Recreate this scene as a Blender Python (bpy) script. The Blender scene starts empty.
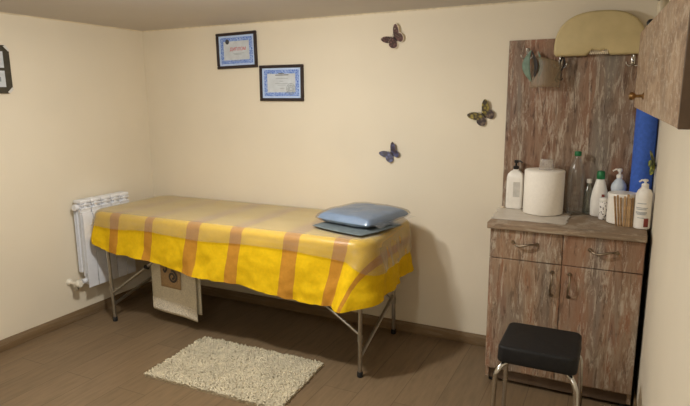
import bpy, bmesh, math, random
from mathutils import Vector, Matrix, noise
random.seed(7)
PI = math.pi
scn = bpy.context.scene
COL = scn.collection

# ------------------------------------------------------------------ materials
def lin(c):
    return tuple(((v/255)/12.92 if v/255 <= 0.04045 else ((v/255+0.055)/1.055)**2.4) for v in c) + (1.0,)

def new_mat(name):
    m = bpy.data.materials.new(name); m.use_nodes = True
    nt = m.node_tree
    for n in list(nt.nodes): nt.nodes.remove(n)
    out = nt.nodes.new('ShaderNodeOutputMaterial')
    return m, nt, out

def N(nt, kind, **kw):
    n = nt.nodes.new(kind)
    for k, v in kw.items():
        if k in n.inputs: n.inputs[k].default_value = v
        else: setattr(n, k, v)
    return n

def bsdf(nt, out, rough=.6, metal=0., spec=.4):
    b = nt.nodes.new('ShaderNodeBsdfPrincipled')
    b.inputs['Roughness'].default_value = rough
    b.inputs['Metallic'].default_value = metal
    b.inputs['Specular IOR Level'].default_value = spec
    nt.links.new(b.outputs[0], out.inputs[0])
    return b

def ramp(nt, stops, interp='LINEAR'):
    r = nt.nodes.new('ShaderNodeValToRGB'); cr = r.color_ramp; cr.interpolation = interp
    while len(cr.elements) < len(stops): cr.elements.new(0.5)
    for e, (p, c) in zip(cr.elements, stops):
        e.position = p; e.color = c if len(c) == 4 else lin(c)
    return r

def coords(nt, scale=(1,1,1), kind='Object', loc=(0,0,0), rot=(0,0,0)):
    tc = nt.nodes.new('ShaderNodeTexCoord'); mp = nt.nodes.new('ShaderNodeMapping')
    mp.inputs['Scale'].default_value = scale; mp.inputs['Location'].default_value = loc; mp.inputs['Rotation'].default_value = rot
    nt.links.new(tc.outputs[kind], mp.inputs[0])
    return mp.outputs[0]

def bump(nt, b, height, strength=.3, dist=.01):
    bp = N(nt, 'ShaderNodeBump'); bp.inputs['Strength'].default_value = strength; bp.inputs['Distance'].default_value = dist
    nt.links.new(height, bp.inputs['Height']); nt.links.new(bp.outputs[0], b.inputs['Normal'])

def simple(name, rgb, rough=.5, metal=0., spec=.4, var=.06, scale=30, bmp=0., coat=0.):
    """plain colour with a light procedural mottling"""
    m, nt, out = new_mat(name); b = bsdf(nt, out, rough, metal, spec)
    no = N(nt, 'ShaderNodeTexNoise'); no.inputs['Scale'].default_value = scale; no.inputs['Detail'].default_value = 4
    nt.links.new(coords(nt), no.inputs['Vector'])
    lo = [max(0, v*(1-var)) for v in rgb]; hi = [min(255, v*(1+var)) for v in rgb]
    r = ramp(nt, [(.3, lin(lo)), (.7, lin(hi))])
    nt.links.new(no.outputs['Fac'], r.inputs[0]); nt.links.new(r.outputs[0], b.inputs['Base Color'])
    if bmp: bump(nt, b, no.outputs['Fac'], bmp, .004)
    b.inputs['Coat Weight'].default_value = coat
    return m

def wall_mat(name, rgb, scale=9):
    m, nt, out = new_mat(name); b = bsdf(nt, out, .75, 0, .25)
    v = coords(nt)
    a = N(nt, 'ShaderNodeTexNoise'); a.inputs['Scale'].default_value = 1.3; a.inputs['Detail'].default_value = 3
    nt.links.new(v, a.inputs['Vector'])
    r = ramp(nt, [(.3, lin([c*.975 for c in rgb])), (.7, lin([c*1.015 for c in rgb]))])
    nt.links.new(a.outputs['Fac'], r.inputs[0]); nt.links.new(r.outputs[0], b.inputs['Base Color'])
    n2 = N(nt, 'ShaderNodeTexNoise'); n2.inputs['Scale'].default_value = 120; n2.inputs['Detail'].default_value = 3
    nt.links.new(v, n2.inputs['Vector']); bump(nt, b, n2.outputs['Fac'], .12, .002)
    return m

def floor_mat():
    m, nt, out = new_mat('oak_laminate'); b = bsdf(nt, out, .42, 0, .35)
    v = coords(nt, rot=(0, 0, PI/2))
    br = N(nt, 'ShaderNodeTexBrick'); br.offset = .37; br.inputs['Scale'].default_value = 1
    br.inputs['Brick Width'].default_value = 1.28; br.inputs['Row Height'].default_value = .19
    br.inputs['Mortar Size'].default_value = .0016; br.inputs['Bias'].default_value = 0
    br.inputs['Color1'].default_value = lin((128,108,84)); br.inputs['Color2'].default_value = lin((119,100,77))
    br.inputs['Mortar'].default_value = lin((92,75,56))
    nt.links.new(v, br.inputs['Vector'])
    g = N(nt, 'ShaderNodeTexNoise'); g.inputs['Scale'].default_value = 5; g.inputs['Detail'].default_value = 7; g.inputs['Roughness'].default_value = .62
    nt.links.new(coords(nt, (9, 1.1, 1)), g.inputs['Vector'])
    gr = ramp(nt, [(.28, (.72,.69,.64,1)), (.5, (.95,.94,.92,1)), (.75, (1.16,1.13,1.08,1))])
    nt.links.new(g.outputs['Fac'], gr.inputs[0])
    mx = N(nt, 'ShaderNodeMix', data_type='RGBA', blend_type='MULTIPLY'); mx.inputs[0].default_value = .85
    nt.links.new(br.outputs['Color'], mx.inputs[6]); nt.links.new(gr.outputs[0], mx.inputs[7])
    nt.links.new(mx.outputs[2], b.inputs['Base Color'])
    bump(nt, b, br.outputs['Fac'], -.15, .001)
    return m

def wood_mat(name, stops, loc=(0,0,0), sx=33, sz=5.0, dark=.55, streak=(206,196,178), streak_amt=.5, swirl=0., tint=.5):
    """weathered boards: long streaks, pale flaking paint, dark cracks, patches of differing hue"""
    m, nt, out = new_mat(name); b = bsdf(nt, out, .55, 0, .3)
    def nz(scale, det, rough, dist, k=1., off=0.):
        n = N(nt, 'ShaderNodeTexNoise'); n.inputs['Scale'].default_value = scale; n.inputs['Detail'].default_value = det
        n.inputs['Roughness'].default_value = rough; n.inputs['Distortion'].default_value = dist + swirl
        nt.links.new(coords(nt, (sx*k, sx*k, sz), loc=(loc[0]+off, loc[1], loc[2]+off)), n.inputs['Vector']); return n.outputs['Fac']
    def over(fac, amt, base, rgb):
        pm = N(nt, 'ShaderNodeMath', operation='MULTIPLY'); pm.inputs[1].default_value = amt; nt.links.new(fac, pm.inputs[0])
        mx = N(nt, 'ShaderNodeMix', data_type='RGBA'); mx.inputs[7].default_value = lin(rgb)
        nt.links.new(pm.outputs[0], mx.inputs[0]); nt.links.new(base, mx.inputs[6]); return mx.outputs[2]
    def cut(fac, a, c):
        r = ramp(nt, [(min(a, c), (0,0,0,1) if a < c else (1,1,1,1)), (max(a, c), (1,1,1,1) if a < c else (0,0,0,1))]); nt.links.new(fac, r.inputs[0]); return r.outputs[0]
    r = ramp(nt, stops); nt.links.new(nz(.5, 8, .7, .4), r.inputs[0]); c = r.outputs[0]
    c = over(cut(nz(.16, 3, .5, .2, 1., 11), .50, .66), tint, c, (150,100,74))          # rusty patches
    c = over(cut(nz(.2, 3, .5, .2, 1., 23), .52, .66), tint, c, (124,128,122))           # grey green patches
    p = nz(1.15, 10, .8, .7, 1., 3)
    c = over(cut(p, .52, .575), streak_amt, c, streak)                                   # flaking pale paint
    c = over(cut(nz(1.3, 8, .76, .5, 1.1, 7), .455, .40), dark, c, (66,48,38))            # cracks
    nt.links.new(c, b.inputs['Base Color'])
    bump(nt, b, p, .2, .002)
    return m

def film_mat(name, amt=.35, tint=(225,225,220), rough=.25, gloss=.25, wr=20, edge=0.):
    """clear plastic: mostly see-through, a little milky, with soft reflections"""
    m, nt, out = new_mat(name)
    tr = N(nt, 'ShaderNodeBsdfTransparent'); tr.inputs[0].default_value = (.97,.97,.97,1)
    di = N(nt, 'ShaderNodeBsdfDiffuse'); di.inputs[0].default_value = lin(tint)
    gl = N(nt, 'ShaderNodeBsdfGlossy'); gl.inputs['Roughness'].default_value = rough; gl.inputs[0].default_value = (.9,.9,.9,1)
    no = N(nt, 'ShaderNodeTexNoise'); no.inputs['Scale'].default_value = wr; no.inputs['Detail'].default_value = 4
    nt.links.new(coords(nt), no.inputs['Vector'])
    bp = N(nt, 'ShaderNodeBump'); bp.inputs['Strength'].default_value = .25; bp.inputs['Distance'].default_value = .01
    nt.links.new(no.outputs['Fac'], bp.inputs['Height']); nt.links.new(bp.outputs[0], gl.inputs['Normal'])
    lw = N(nt, 'ShaderNodeLayerWeight'); lw.inputs['Blend'].default_value = .45
    ml = N(nt, 'ShaderNodeMath', operation='MULTIPLY_ADD'); ml.inputs[1].default_value = gloss; ml.inputs[2].default_value = .02
    nt.links.new(lw.outputs['Fresnel'], ml.inputs[0])
    # a milky film looks denser edge on: its haze grows with the path through it
    pw = N(nt, 'ShaderNodeMath', operation='POWER'); pw.inputs[1].default_value = 2.; nt.links.new(lw.outputs['Facing'], pw.inputs[0])
    dn = N(nt, 'ShaderNodeMath', operation='MULTIPLY_ADD'); dn.inputs[1].default_value = edge; dn.inputs[2].default_value = amt; dn.use_clamp = True
    nt.links.new(pw.outputs[0], dn.inputs[0])
    m1 = N(nt, 'ShaderNodeMixShader'); nt.links.new(dn.outputs[0], m1.inputs[0])
    nt.links.new(tr.outputs[0], m1.inputs[1]); nt.links.new(di.outputs[0], m1.inputs[2])
    m2 = N(nt, 'ShaderNodeMixShader'); nt.links.new(ml.outputs[0], m2.inputs[0])
    nt.links.new(m1.outputs[0], m2.inputs[1]); nt.links.new(gl.outputs[0], m2.inputs[2])
    nt.links.new(m2.outputs[0], out.inputs[0])
    return m

def sheet_mat():
    """cotton bed sheet: golden yellow with brown cross stripes, woven in along the unfolded length (UV.x in metres / 4)"""
    m, nt, out = new_mat('striped_cotton'); b = bsdf(nt, out, .85, 0, .15)
    uv = N(nt, 'ShaderNodeUVMap'); uv.uv_map = 'cloth'
    sep = N(nt, 'ShaderNodeSeparateXYZ'); nt.links.new(uv.outputs[0], sep.inputs[0])
    wob = N(nt, 'ShaderNodeTexNoise'); wob.inputs['Scale'].default_value = 2.5
    nt.links.new(uv.outputs[0], wob.inputs['Vector'])
    Y, S = (224,184,20), (190,134,48)
    st = [(0, Y)]
    for c, w in STRIPES:
        st += [((c-w/2)/4+.125, S), ((c+w/2)/4+.125, Y)]
    ad = N(nt, 'ShaderNodeMath', operation='MULTIPLY_ADD'); ad.inputs[1].default_value = .006
    nt.links.new(wob.outputs['Fac'], ad.inputs[0]); nt.links.new(sep.outputs[0], ad.inputs[2])
    r = ramp(nt, st, 'CONSTANT'); nt.links.new(ad.outputs[0], r.inputs[0])
    no = N(nt, 'ShaderNodeTexNoise'); no.inputs['Scale'].default_value = 60; no.inputs['Detail'].default_value = 3
    nt.links.new(coords(nt), no.inputs['Vector'])
    rr = ramp(nt, [(.3, (.92,.92,.92,1)), (.7, (1.04,1.04,1.04,1))]); nt.links.new(no.outputs['Fac'], rr.inputs[0])
    mx = N(nt, 'ShaderNodeMix', data_type='RGBA', blend_type='MULTIPLY'); mx.inputs[0].default_value = 1
    nt.links.new(r.outputs[0], mx.inputs[6]); nt.links.new(rr.outputs[0], mx.inputs[7])
    nt.links.new(mx.outputs[2], b.inputs['Base Color'])
    n2 = N(nt, 'ShaderNodeTexNoise'); n2.inputs['Scale'].default_value = 14; n2.inputs['Detail'].default_value = 4
    nt.links.new(coords(nt), n2.inputs['Vector']); bump(nt, b, n2.outputs['Fac'], .5, .01)
    return m
STRIPES = [(.375,.085), (.665,.075), (1.01,.085), (1.315,.08), (1.665,.085), (1.955,.08), (2.205,.055)]

def wing_mat(name, cols, scale=60):
    m, nt, out = new_mat(name); b = bsdf(nt, out, .4, 0, .5)
    v = N(nt, 'ShaderNodeTexVoronoi'); v.inputs['Scale'].default_value = scale
    nt.links.new(coords(nt), v.inputs['Vector'])
    r = ramp(nt, cols); nt.links.new(v.outputs['Distance'], r.inputs[0]); nt.links.new(r.outputs[0], b.inputs['Base Color'])
    return m

def border_mat():
    """guilloche border: pale blue paper with fine blue loops"""
    m, nt, out = new_mat('guilloche_blue'); b = bsdf(nt, out, .6)
    w = N(nt, 'ShaderNodeTexVoronoi'); w.inputs['Scale'].default_value = 85; w.feature = 'DISTANCE_TO_EDGE'
    nt.links.new(coords(nt), w.inputs['Vector'])
    r = ramp(nt, [(.02, (176,198,236)), (.14, (86,122,204))]); nt.links.new(w.outputs['Distance'], r.inputs[0])
    nt.links.new(r.outputs[0], b.inputs['Base Color'])
    return m

def specks(name, base, spot, scale=70, cut=.35):
    m, nt, out = new_mat(name); b = bsdf(nt, out, .35, 0, .5)
    v = N(nt, 'ShaderNodeTexVoronoi'); v.inputs['Scale'].default_value = scale; nt.links.new(coords(nt), v.inputs['Vector'])
    r = ramp(nt, [(0, spot), (cut, base)], 'CONSTANT'); nt.links.new(v.outputs['Distance'], r.inputs[0]); nt.links.new(r.outputs[0], b.inputs['Base Color'])
    return m

M = {}
M['wall'] = wall_mat('cream_paint', (226,216,196))
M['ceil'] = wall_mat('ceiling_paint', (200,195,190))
M['floor'] = floor_mat()
M['skirt'] = wood_mat('skirting_oak', [(.3,(112,92,66)),(.7,(134,110,80))], sx=2, sz=30, dark=.15, streak_amt=.1, tint=0)
M['caulk'] = simple('white_caulk', (226,216,194), .6)
WS = [(.28,(88,68,54)), (.42,(128,104,86)), (.52,(146,122,102)), (.60,(126,92,72)), (.74,(116,110,100))]
M['panel_wood'] = wood_mat('weathered_panel', WS, loc=(0,0,0), streak_amt=.5, dark=.6)
M['cab_wood'] = wood_mat('weathered_cabinet', [(.28,(96,74,58)),(.43,(138,110,88)),(.54,(160,134,110)),(.62,(142,98,72)),(.76,(126,120,110))], loc=(4.3,0,2), streak_amt=.5)
M['cab_wood2'] = wood_mat('weathered_cabinet_grey', [(.27,(92,72,56)),(.43,(140,112,90)),(.55,(156,134,112)),(.64,(146,102,76)),(.76,(124,120,112))], loc=(9.3,1,7), streak_amt=.5)
M['top_wood'] = wood_mat('weathered_top', [(.3,(112,94,76)),(.5,(146,126,104)),(.7,(160,142,120))], sx=3, sz=26, streak_amt=.35, dark=.3, tint=.15)
M['top_wood'].node_tree.nodes  # worktop grain runs along x
M['wallcab'] = wood_mat('weathered_wall_cabinet', [(.3,(116,92,72)),(.5,(162,136,110)),(.7,(186,164,138))], loc=(2,7,1), sx=9, sz=16, streak_amt=.45, dark=.25, swirl=1.6, tint=.15)
M['cab_edge'] = simple('cabinet_edge', (92,74,58), .6)
M['gap_shade_and_strap'] = simple('gap_shade_and_strap', (60,56,54), .6)  # dark tone for the painted gap shade and the face shield strap
M['chrome'] = simple('chrome', (206,204,200), .18, 1., .5, .03)
M['steel'] = simple('brushed_steel', (182,178,170), .32, 1., .5, .05)
M['antique'] = simple('antique_metal', (150,136,118), .3, 1., .5, .15)
M['brass'] = simple('aged_brass', (150,118,78), .35, 1., .5, .1)
M['rubber'] = simple('black_rubber', (28,27,26), .7)
M['vinyl'] = simple('black_vinyl', (30,29,29), .6, 0, .25, .1, 60, .1)
M['table_vinyl'] = simple('table_vinyl', (70,60,50), .5)
M['sheet'] = sheet_mat()
M['film'] = film_mat('clear_film', .12, (198,196,182), .35, .22, 20, .62)
M['pillow'] = simple('blue_grey_cotton', (126,148,176), .7, 0, .3, .05, 12, .2)
M['pillow_wrap'] = film_mat('pillow_plastic', .10, (200,212,230), .16, .5, 26)
M['grey_pad'] = simple('slate_cotton', (104,114,118), .8, 0, .2, .06, 20, .15)
M['radiator'] = simple('white_enamel', (228,230,236), .35, 0, .5, .02)
M['rad_dark'] = simple('radiator_gap', (92,94,100), .6)
M['valve'] = simple('white_plastic', (226,220,206), .4, 0, .5, .03)
M['towel'] = simple('white_terry', (214,206,184), .95, 0, .1, .06, 120, .6)
M['lace'] = simple('lace_band', (222,214,196), .95, 0, .1, .14, 160, 1.)
M['patch'] = simple('tan_patch', (178,150,112), .9, 0, .1, .06, 90, .4)
M['swirl'] = simple('grey_embroidery', (92,86,80), .9, 0, .1, .08, 90)
M['rug'] = simple('ivory_chenille', (200,190,166), .95, 0, .1, .07, 25)
M['rug_base'] = simple('rug_backing', (176,162,136), .95, 0, .1, .1, 90)
M['frame_dark'] = simple('dark_walnut', (50,40,40), .4, 0, .4, .12, 40)
M['border'] = border_mat()
M['mount'] = simple('pale_blue_paper', (188,208,240), .6, 0, .3, .03)
M['paper'] = simple('cream_paper', (198,204,210), .6, 0, .3, .04, 25)
M['red_ink'] = simple('red_ink', (196,52,64), .6)
M['ink'] = simple('dark_ink', (70,72,78), .6)
M['grey_ink'] = simple('grey_ink', (138,146,152), .6)
M['white_line'] = simple('white_line', (232,238,248), .5)
M['silver'] = simple('silver', (214,212,206), .35, 0, .5)
M['frame_olive'] = simple('dark_olive_wood', (66,62,52), .45, 0, .4, .1, 40)
M['white_gloss'] = simple('white_bottle', (238,234,226), .3, 0, .5, .02)
M['paper_white'] = simple('paper_towel', (242,236,226), .9, 0, .1, .012, 90, .12)
M['cup'] = film_mat('ribbed_cup', .3, (214,206,196), .2, .5)
M['clear'] = film_mat('clear_bottle', .035, (200,204,196), .08, .38, 12)
M['clear_green'] = film_mat('greenish_glass', .10, (150,170,150), .08, .6, 12)
M['green_cap'] = simple('green_cap', (22,110,62), .4, 0, .5, .04)
M['black_plastic'] = simple('black_plastic', (26,25,26), .35, 0, .5)
M['label_grey'] = simple('pale_label', (196,192,184), .5)
M['pale_blue'] = simple('pale_blue_plastic', (206,216,226), .3, 0, .5, .03)
M['jar'] = specks('patterned_jar', (236,232,226), (60,52,54), 90, .32)
M['stick'] = simple('birch_stick', (176,144,106), .8, 0, .2, .12, 40)
M['pink'] = simple('pink_cap', (222,178,176), .4)
M['maroon'] = simple('maroon_flower', (130,60,52), .5)
M['mat_blue'] = simple('blue_foam', (66,104,196), .7, 0, .25, .05, 60, .2)
M['cushion'] = simple('cream_leatherette', (198,180,134), .5, 0, .3, .03, 15, .1)
M['tear'] = simple('torn_lining', (226,214,190), .9)
M['foam_green'] = simple('grey_green_foam', (118,138,124), .8, 0, .2, .08, 40)
M['visor'] = film_mat('visor_sheet', .34, (150,130,98), .5, .08, 8)
M['wrap'] = film_mat('crinkled_plastic', .68, (232,222,208), .25, .5, 30)
M['beige'] = simple('beige_ceramic', (190,176,148), .4)
M['brown'] = simple('brown_lid', (96,72,46), .5)
M['bf_pink'] = wing_mat('wing_rose_brown', [(0,(132,98,96)),(.4,(92,64,62)),(.7,(56,40,40)),(.95,(150,130,116))], 75)
M['bf_brown'] = wing_mat('wing_dark_umber', [(0,(140,122,96)),(.35,(92,78,74)),(.65,(58,48,48))], 55)
M['bf_yellow'] = wing_mat('wing_olive_gold', [(0,(190,176,90)),(.4,(140,124,58)),(.7,(62,52,40))], 60)
M['bf_blue'] = wing_mat('wing_violet_blue', [(0,(104,118,160)),(.4,(82,84,118)),(.7,(60,54,66))], 60)
M['bf_green'] = wing_mat('wing_yellow_green', [(0,(200,190,70)),(.4,(130,140,60)),(.7,(70,80,60))], 60)
M['bf_rim'] = simple('wing_rim', (226,212,192), .4, 0, .5)
M['bf_body'] = simple('butterfly_body', (46,38,36), .5)
m, nt, out = new_mat('lamp_glow')
em = N(nt, 'ShaderNodeEmission'); em.inputs[0].default_value = (1,.985,.93,1); em.inputs[1].default_value = 6
nt.links.new(em.outputs[0], out.inputs[0]); M['glow'] = m

# ------------------------------------------------------------------ geometry helpers
class MB:
    def __init__(s): s.v = []; s.f = []; s.uv = None
    def add(s, v, f):
        o = len(s.v); s.v += [tuple(p) for p in v]; s.f += [tuple(i+o for i in q) for q in f]; return s
    def bm_add(s, bm):
        bm.verts.index_update(); s.add([v.co for v in bm.verts], [[v.index for v in f.verts] for f in bm.faces]); bm.free(); return s
    def box(s, lo, hi, bev=0., seg=2, mat=None):
        bm = bmesh.new(); bmesh.ops.create_cube(bm, size=1)
        for v in bm.verts:
            v.co = Vector([(lo[i]+hi[i])/2 + v.co[i]*(hi[i]-lo[i]) for i in range(3)])
        if bev: bmesh.ops.bevel(bm, geom=bm.edges[:], offset=bev, segments=seg, profile=.5, affect='EDGES')
        if mat is not None: bm.transform(mat)
        return s.bm_add(bm)
    def tube(s, pts, r, n=10, cap=True, closed=False):
        pts = [Vector(p) for p in pts]; k = len(pts)
        rr = r if isinstance(r, (list, tuple)) else [r]*k
        T = []
        for i in range(k):
            a = pts[(i-1) % k] if (closed or i > 0) else pts[i]; b = pts[(i+1) % k] if (closed or i < k-1) else pts[i]
            T.append((b-a).normalized())
        ref = Vector((0,0,1)) if abs(T[0].z) < .9 else Vector((1,0,0))
        u = T[0].cross(ref).normalized(); V = []; F = []
        for i in range(k):
            u = (u - T[i]*u.dot(T[i])).normalized(); w = T[i].cross(u)
            for j in range(n):
                a = 2*PI*j/n; V.append(pts[i] + (u*math.cos(a) + w*math.sin(a))*rr[i])
        m = k if closed else k-1
        for i in range(m):
            for j in range(n):
                a = i*n; b = ((i+1) % k)*n
                F.append((a+j, a+(j+1) % n, b+(j+1) % n, b+j))
        if cap and not closed:
            F.append(tuple(reversed(range(n)))); F.append(tuple(range((k-1)*n, k*n)))
        return s.add(V, F)
    def lathe(s, prof, n=28, c=(0,0,0), sq=None, ax='z'):
        """prof: (radius, height) pairs; sq flattens the section to a rounded rectangle (exponent, ratio y/x)"""
        V = []; F = []
        for r, z in prof:
            for j in range(n):
                a = 2*PI*j/n; x, y = math.cos(a), math.sin(a)
                if sq:
                    e = 2/sq[0]; x = math.copysign(abs(x)**e, x); y = math.copysign(abs(y)**e, y)*sq[1]
                p = (x*r, y*r, z)
                if ax == 'x': p = (z, x*r, y*r)
                if ax == 'y': p = (x*r, z, -y*r)
                V.append((c[0]+p[0], c[1]+p[1], c[2]+p[2]))
        for i in range(len(prof)-1):
            for j in range(n):
                F.append((i*n+j, i*n+(j+1) % n, (i+1)*n+(j+1) % n, (i+1)*n+j))
        F.append(tuple(reversed(range(n)))); F.append(tuple(range((len(prof)-1)*n, len(prof)*n)))
        return s.add(V, F)
    def prism(s, outline, y0, y1, bev=0., mat=None, seg=2):
        """outline in the xz plane, pushed from y0 to y1"""
        bm = bmesh.new(); vs = [bm.verts.new((x, y0, z)) for x, z in outline]; f = bm.faces.new(vs)
        r = bmesh.ops.extrude_face_region(bm, geom=[f])
        for v in [g for g in r['geom'] if isinstance(g, bmesh.types.BMVert)]: v.co.y = y1
        bmesh.ops.recalc_face_normals(bm, faces=bm.faces[:])
        if bev:
            ed = [e for e in bm.edges if abs(e.verts[0].co.y-e.verts[1].co.y) < 1e-7]
            bmesh.ops.bevel(bm, geom=ed, offset=bev, segments=seg, profile=.5, affect='EDGES')
        if mat is not None: bm.transform(mat)
        return s.bm_add(bm)
    def grid(s, fn, nu, nv, closed_u=False):
        V = [fn(i/(nu-1) if not closed_u else i/nu, j/(nv-1)) for j in range(nv) for i in range(nu)]; F = []
        for j in range(nv-1):
            for i in range(nu if closed_u else nu-1):
                F.append((j*nu+i, j*nu+(i+1) % nu, (j+1)*nu+(i+1) % nu, (j+1)*nu+i))
        return s.add(V, F)
    def obj(s, name, mat, parent=None, loc=(0,0,0), smooth=True, angle=40, label=None, kind=None, solid=0., recalc=True):
        me = bpy.data.meshes.new(name); me.from_pydata(s.v, [], s.f); me.update()
        if recalc:
            bm = bmesh.new(); bm.from_mesh(me); bmesh.ops.recalc_face_normals(bm, faces=bm.faces[:]); bm.to_mesh(me); bm.free()
        if smooth:
            me.polygons.foreach_set('use_smooth', [True]*len(me.polygons)); me.set_sharp_from_angle(angle=math.radians(angle))
        me.materials.append(M[mat])
        o = bpy.data.objects.new(name, me); COL.objects.link(o); o.location = loc
        if parent: o.parent = parent
        if label: o['label'] = label
        if kind: o['kind'] = kind
        if solid:
            md = o.modifiers.new('thickness', 'SOLIDIFY'); md.thickness = solid; md.offset = 0
        return o

def thing(name, label, cat, loc=(0,0,0), rot=(0,0,0), group=None):
    o = bpy.data.objects.new(name, None); COL.objects.link(o); o.location = loc; o.rotation_euler = rot
    o.empty_display_size = .05; tag(o, label, cat, group); return o
def tag(o, label, cat, group=None):
    o['label'] = label; o['category'] = cat
    if group: o['group'] = group
    return o
def struct(o): o['kind'] = 'structure'; return o
def arc(c, r, a0, a1, n, plane='xz'):
    out = []
    for i in range(n+1):
        a = a0+(a1-a0)*i/n; x, y = r*math.cos(a), r*math.sin(a)
        out.append({'xz': (c[0]+x, c[1], c[2]+y), 'xy': (c[0]+x, c[1]+y, c[2]), 'yz': (c[0], c[1]+x, c[2]+y)}[plane])
    return out
def smooth_path(pts, n=8):
    """Catmull-Rom through the points"""
    P = [Vector(p) for p in pts]; P = [2*P[0]-P[1]] + P + [2*P[-1]-P[-2]]; out = []
    for i in range(1, len(P)-2):
        for k in range(n):
            t = k/n; a, b, c, d = P[i-1], P[i], P[i+1], P[i+2]
            out.append(.5*((2*b)+(c-a)*t+(2*a-5*b+4*c-d)*t*t+(3*b-a-3*c+d)*t**3))
    out.append(P[-2]); return out

# ------------------------------------------------------------------ room
XW, YF, H = 3.33, -4.0, 1.936
T = .1
struct(MB().box((-T, YF-T, -T), (XW+T, T, 0)).obj('floor', 'floor', smooth=False))
struct(MB().box((-T, YF-T, H), (XW+T, T, H+T)).obj('ceiling', 'ceil', smooth=False))
struct(MB().box((-T, 0, 0), (XW+T, T, H)).obj('wall_back', 'wall', smooth=False))
struct(MB().box((-T, YF, 0), (0, 0, H)).obj('wall_left', 'wall', smooth=False))
struct(MB().box((XW, YF, 0), (XW+T, 0, H)).obj('wall_right', 'wall', smooth=False))
struct(MB().box((-T, YF-T, 0), (XW+T, YF, H)).obj('wall_front', 'wall', smooth=False))
B = .07
struct(MB().box((.0, -.012, 0), (XW, 0, B), .003).obj('baseboard_back', 'skirt'))
struct(MB().box((0, YF, 0), (.012, -.012, B), .003).obj('baseboard_left', 'skirt'))
struct(MB().box((XW-.012, YF, 0), (XW, -.012, B), .003).obj('baseboard_right', 'skirt'))
struct(MB().prism([(0,0),(.012,0),(0,-.008)], 0, -1, mat=None).obj('trim_1', 'caulk', loc=(0,0,H))).scale = (1, 4, 1)
tr = MB().prism([(0,0),(.012,0),(0,-.008)], 0, -XW, mat=Matrix.Rotation(-PI/2, 4, 'Z')).obj('trim_2', 'caulk', loc=(XW,0,H)); struct(tr)

# ------------------------------------------------------------------ massage table
TX0, TX1, TY0, TY1 = .148, 2.075, -.69, -.05
t = thing('massage_table', 'folding massage table on metal legs beneath the yellow striped sheet', 'table', (0,0,0))
def rrect(x0, x1, y0, y1, r, n=8):
    pts = []
    for cx, cy, a in ((x1-r, y1-r, 0), (x0+r, y1-r, PI/2), (x0+r, y0+r, PI), (x1-r, y0+r, 3*PI/2)):
        for i in range(n+1):
            b = a+PI/2*i/n; pts.append((cx+r*math.cos(b), cy+r*math.sin(b)))
    return pts
rot_up = Matrix(((1,0,0,0),(0,0,1,0),(0,1,0,0),(0,0,0,1)))      # outline xz -> xy, y -> z
MB().prism(rrect(TX0, TX1, TY0, TY1, .11), .675, .738, .018, mat=rot_up, seg=3).obj('tabletop', 'table_vinyl', t)
fr = MB()
for a, b in (((TX0+.05,-.66,.64),(TX1-.02,-.63,.676)), ((TX0+.05,-.075,.64),(TX1-.02,-.045,.676)), ((TX0+.05,-.66,.64),(TX0+.09,-.045,.676)), ((TX1-.06,-.66,.64),(TX1-.02,-.045,.676)), ((1.08,-.66,.64),(1.12,-.045,.676))):
    fr.box(a, b, .004)
fr.obj('frame', 'steel', t)
legs = {'fl': (.242,-.66,.222), 'fr': (2.03,-.65,2.034), 'br': (1.99,-.06,1.985), 'bl': (.225,-.06,.222)}
for k, (x, y, xt) in legs.items():
    lg = MB().tube([(x, y, .016), (xt, y, .66)], .0115, 14).obj('leg', 'steel', t)
    MB().lathe([(.013,0),(.0155,.002),(.0155,.026),(.013,.03)], 14, (x, y, 0)).obj('rubber_foot', 'rubber', lg)
    MB().lathe([(.0145,-.018),(.0145,.018)], 14, (x+(xt-x)*.33, y, .215)).obj('collar', 'steel', lg)
def brace(a, b, r=.008): return MB().tube([a, b], r, 10).obj('brace', 'steel', t)
b1 = brace((.236,-.66,.19), (.90,-.655,.65)); MB().lathe([(.013,-.014),(.013,.014)], 12, (.56,-.658,.414), ax='x').obj('joint', 'rubber', b1)
brace((2.031,-.65,.235), (1.40,-.65,.65)); brace((1.988,-.06,.21), (1.34,-.06,.65)); brace((.224,-.06,.19), (.9,-.06,.65))
st = MB()
for (a, b) in (((2.032,-.65,.115), (1.986,-.06,.25)), ((.238,-.66,.115), (.224,-.06,.25))):
    a, b = Vector(a), Vector(b); st = MB(); st.tube([a, a.lerp(b, .5), b], .011, 8); st.obj('cross_strut', 'steel', t)
MB().tube([(.20,-.55,.585), (2.02,-.55,.585)], .006, 8).obj('support_rail', 'steel', t)
for x in (.21, 1.1, 2.01): MB().tube([(x,-.55,.585), (x,-.55,.645)], .005, 8).obj('rail_hanger', 'steel', t)

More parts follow.
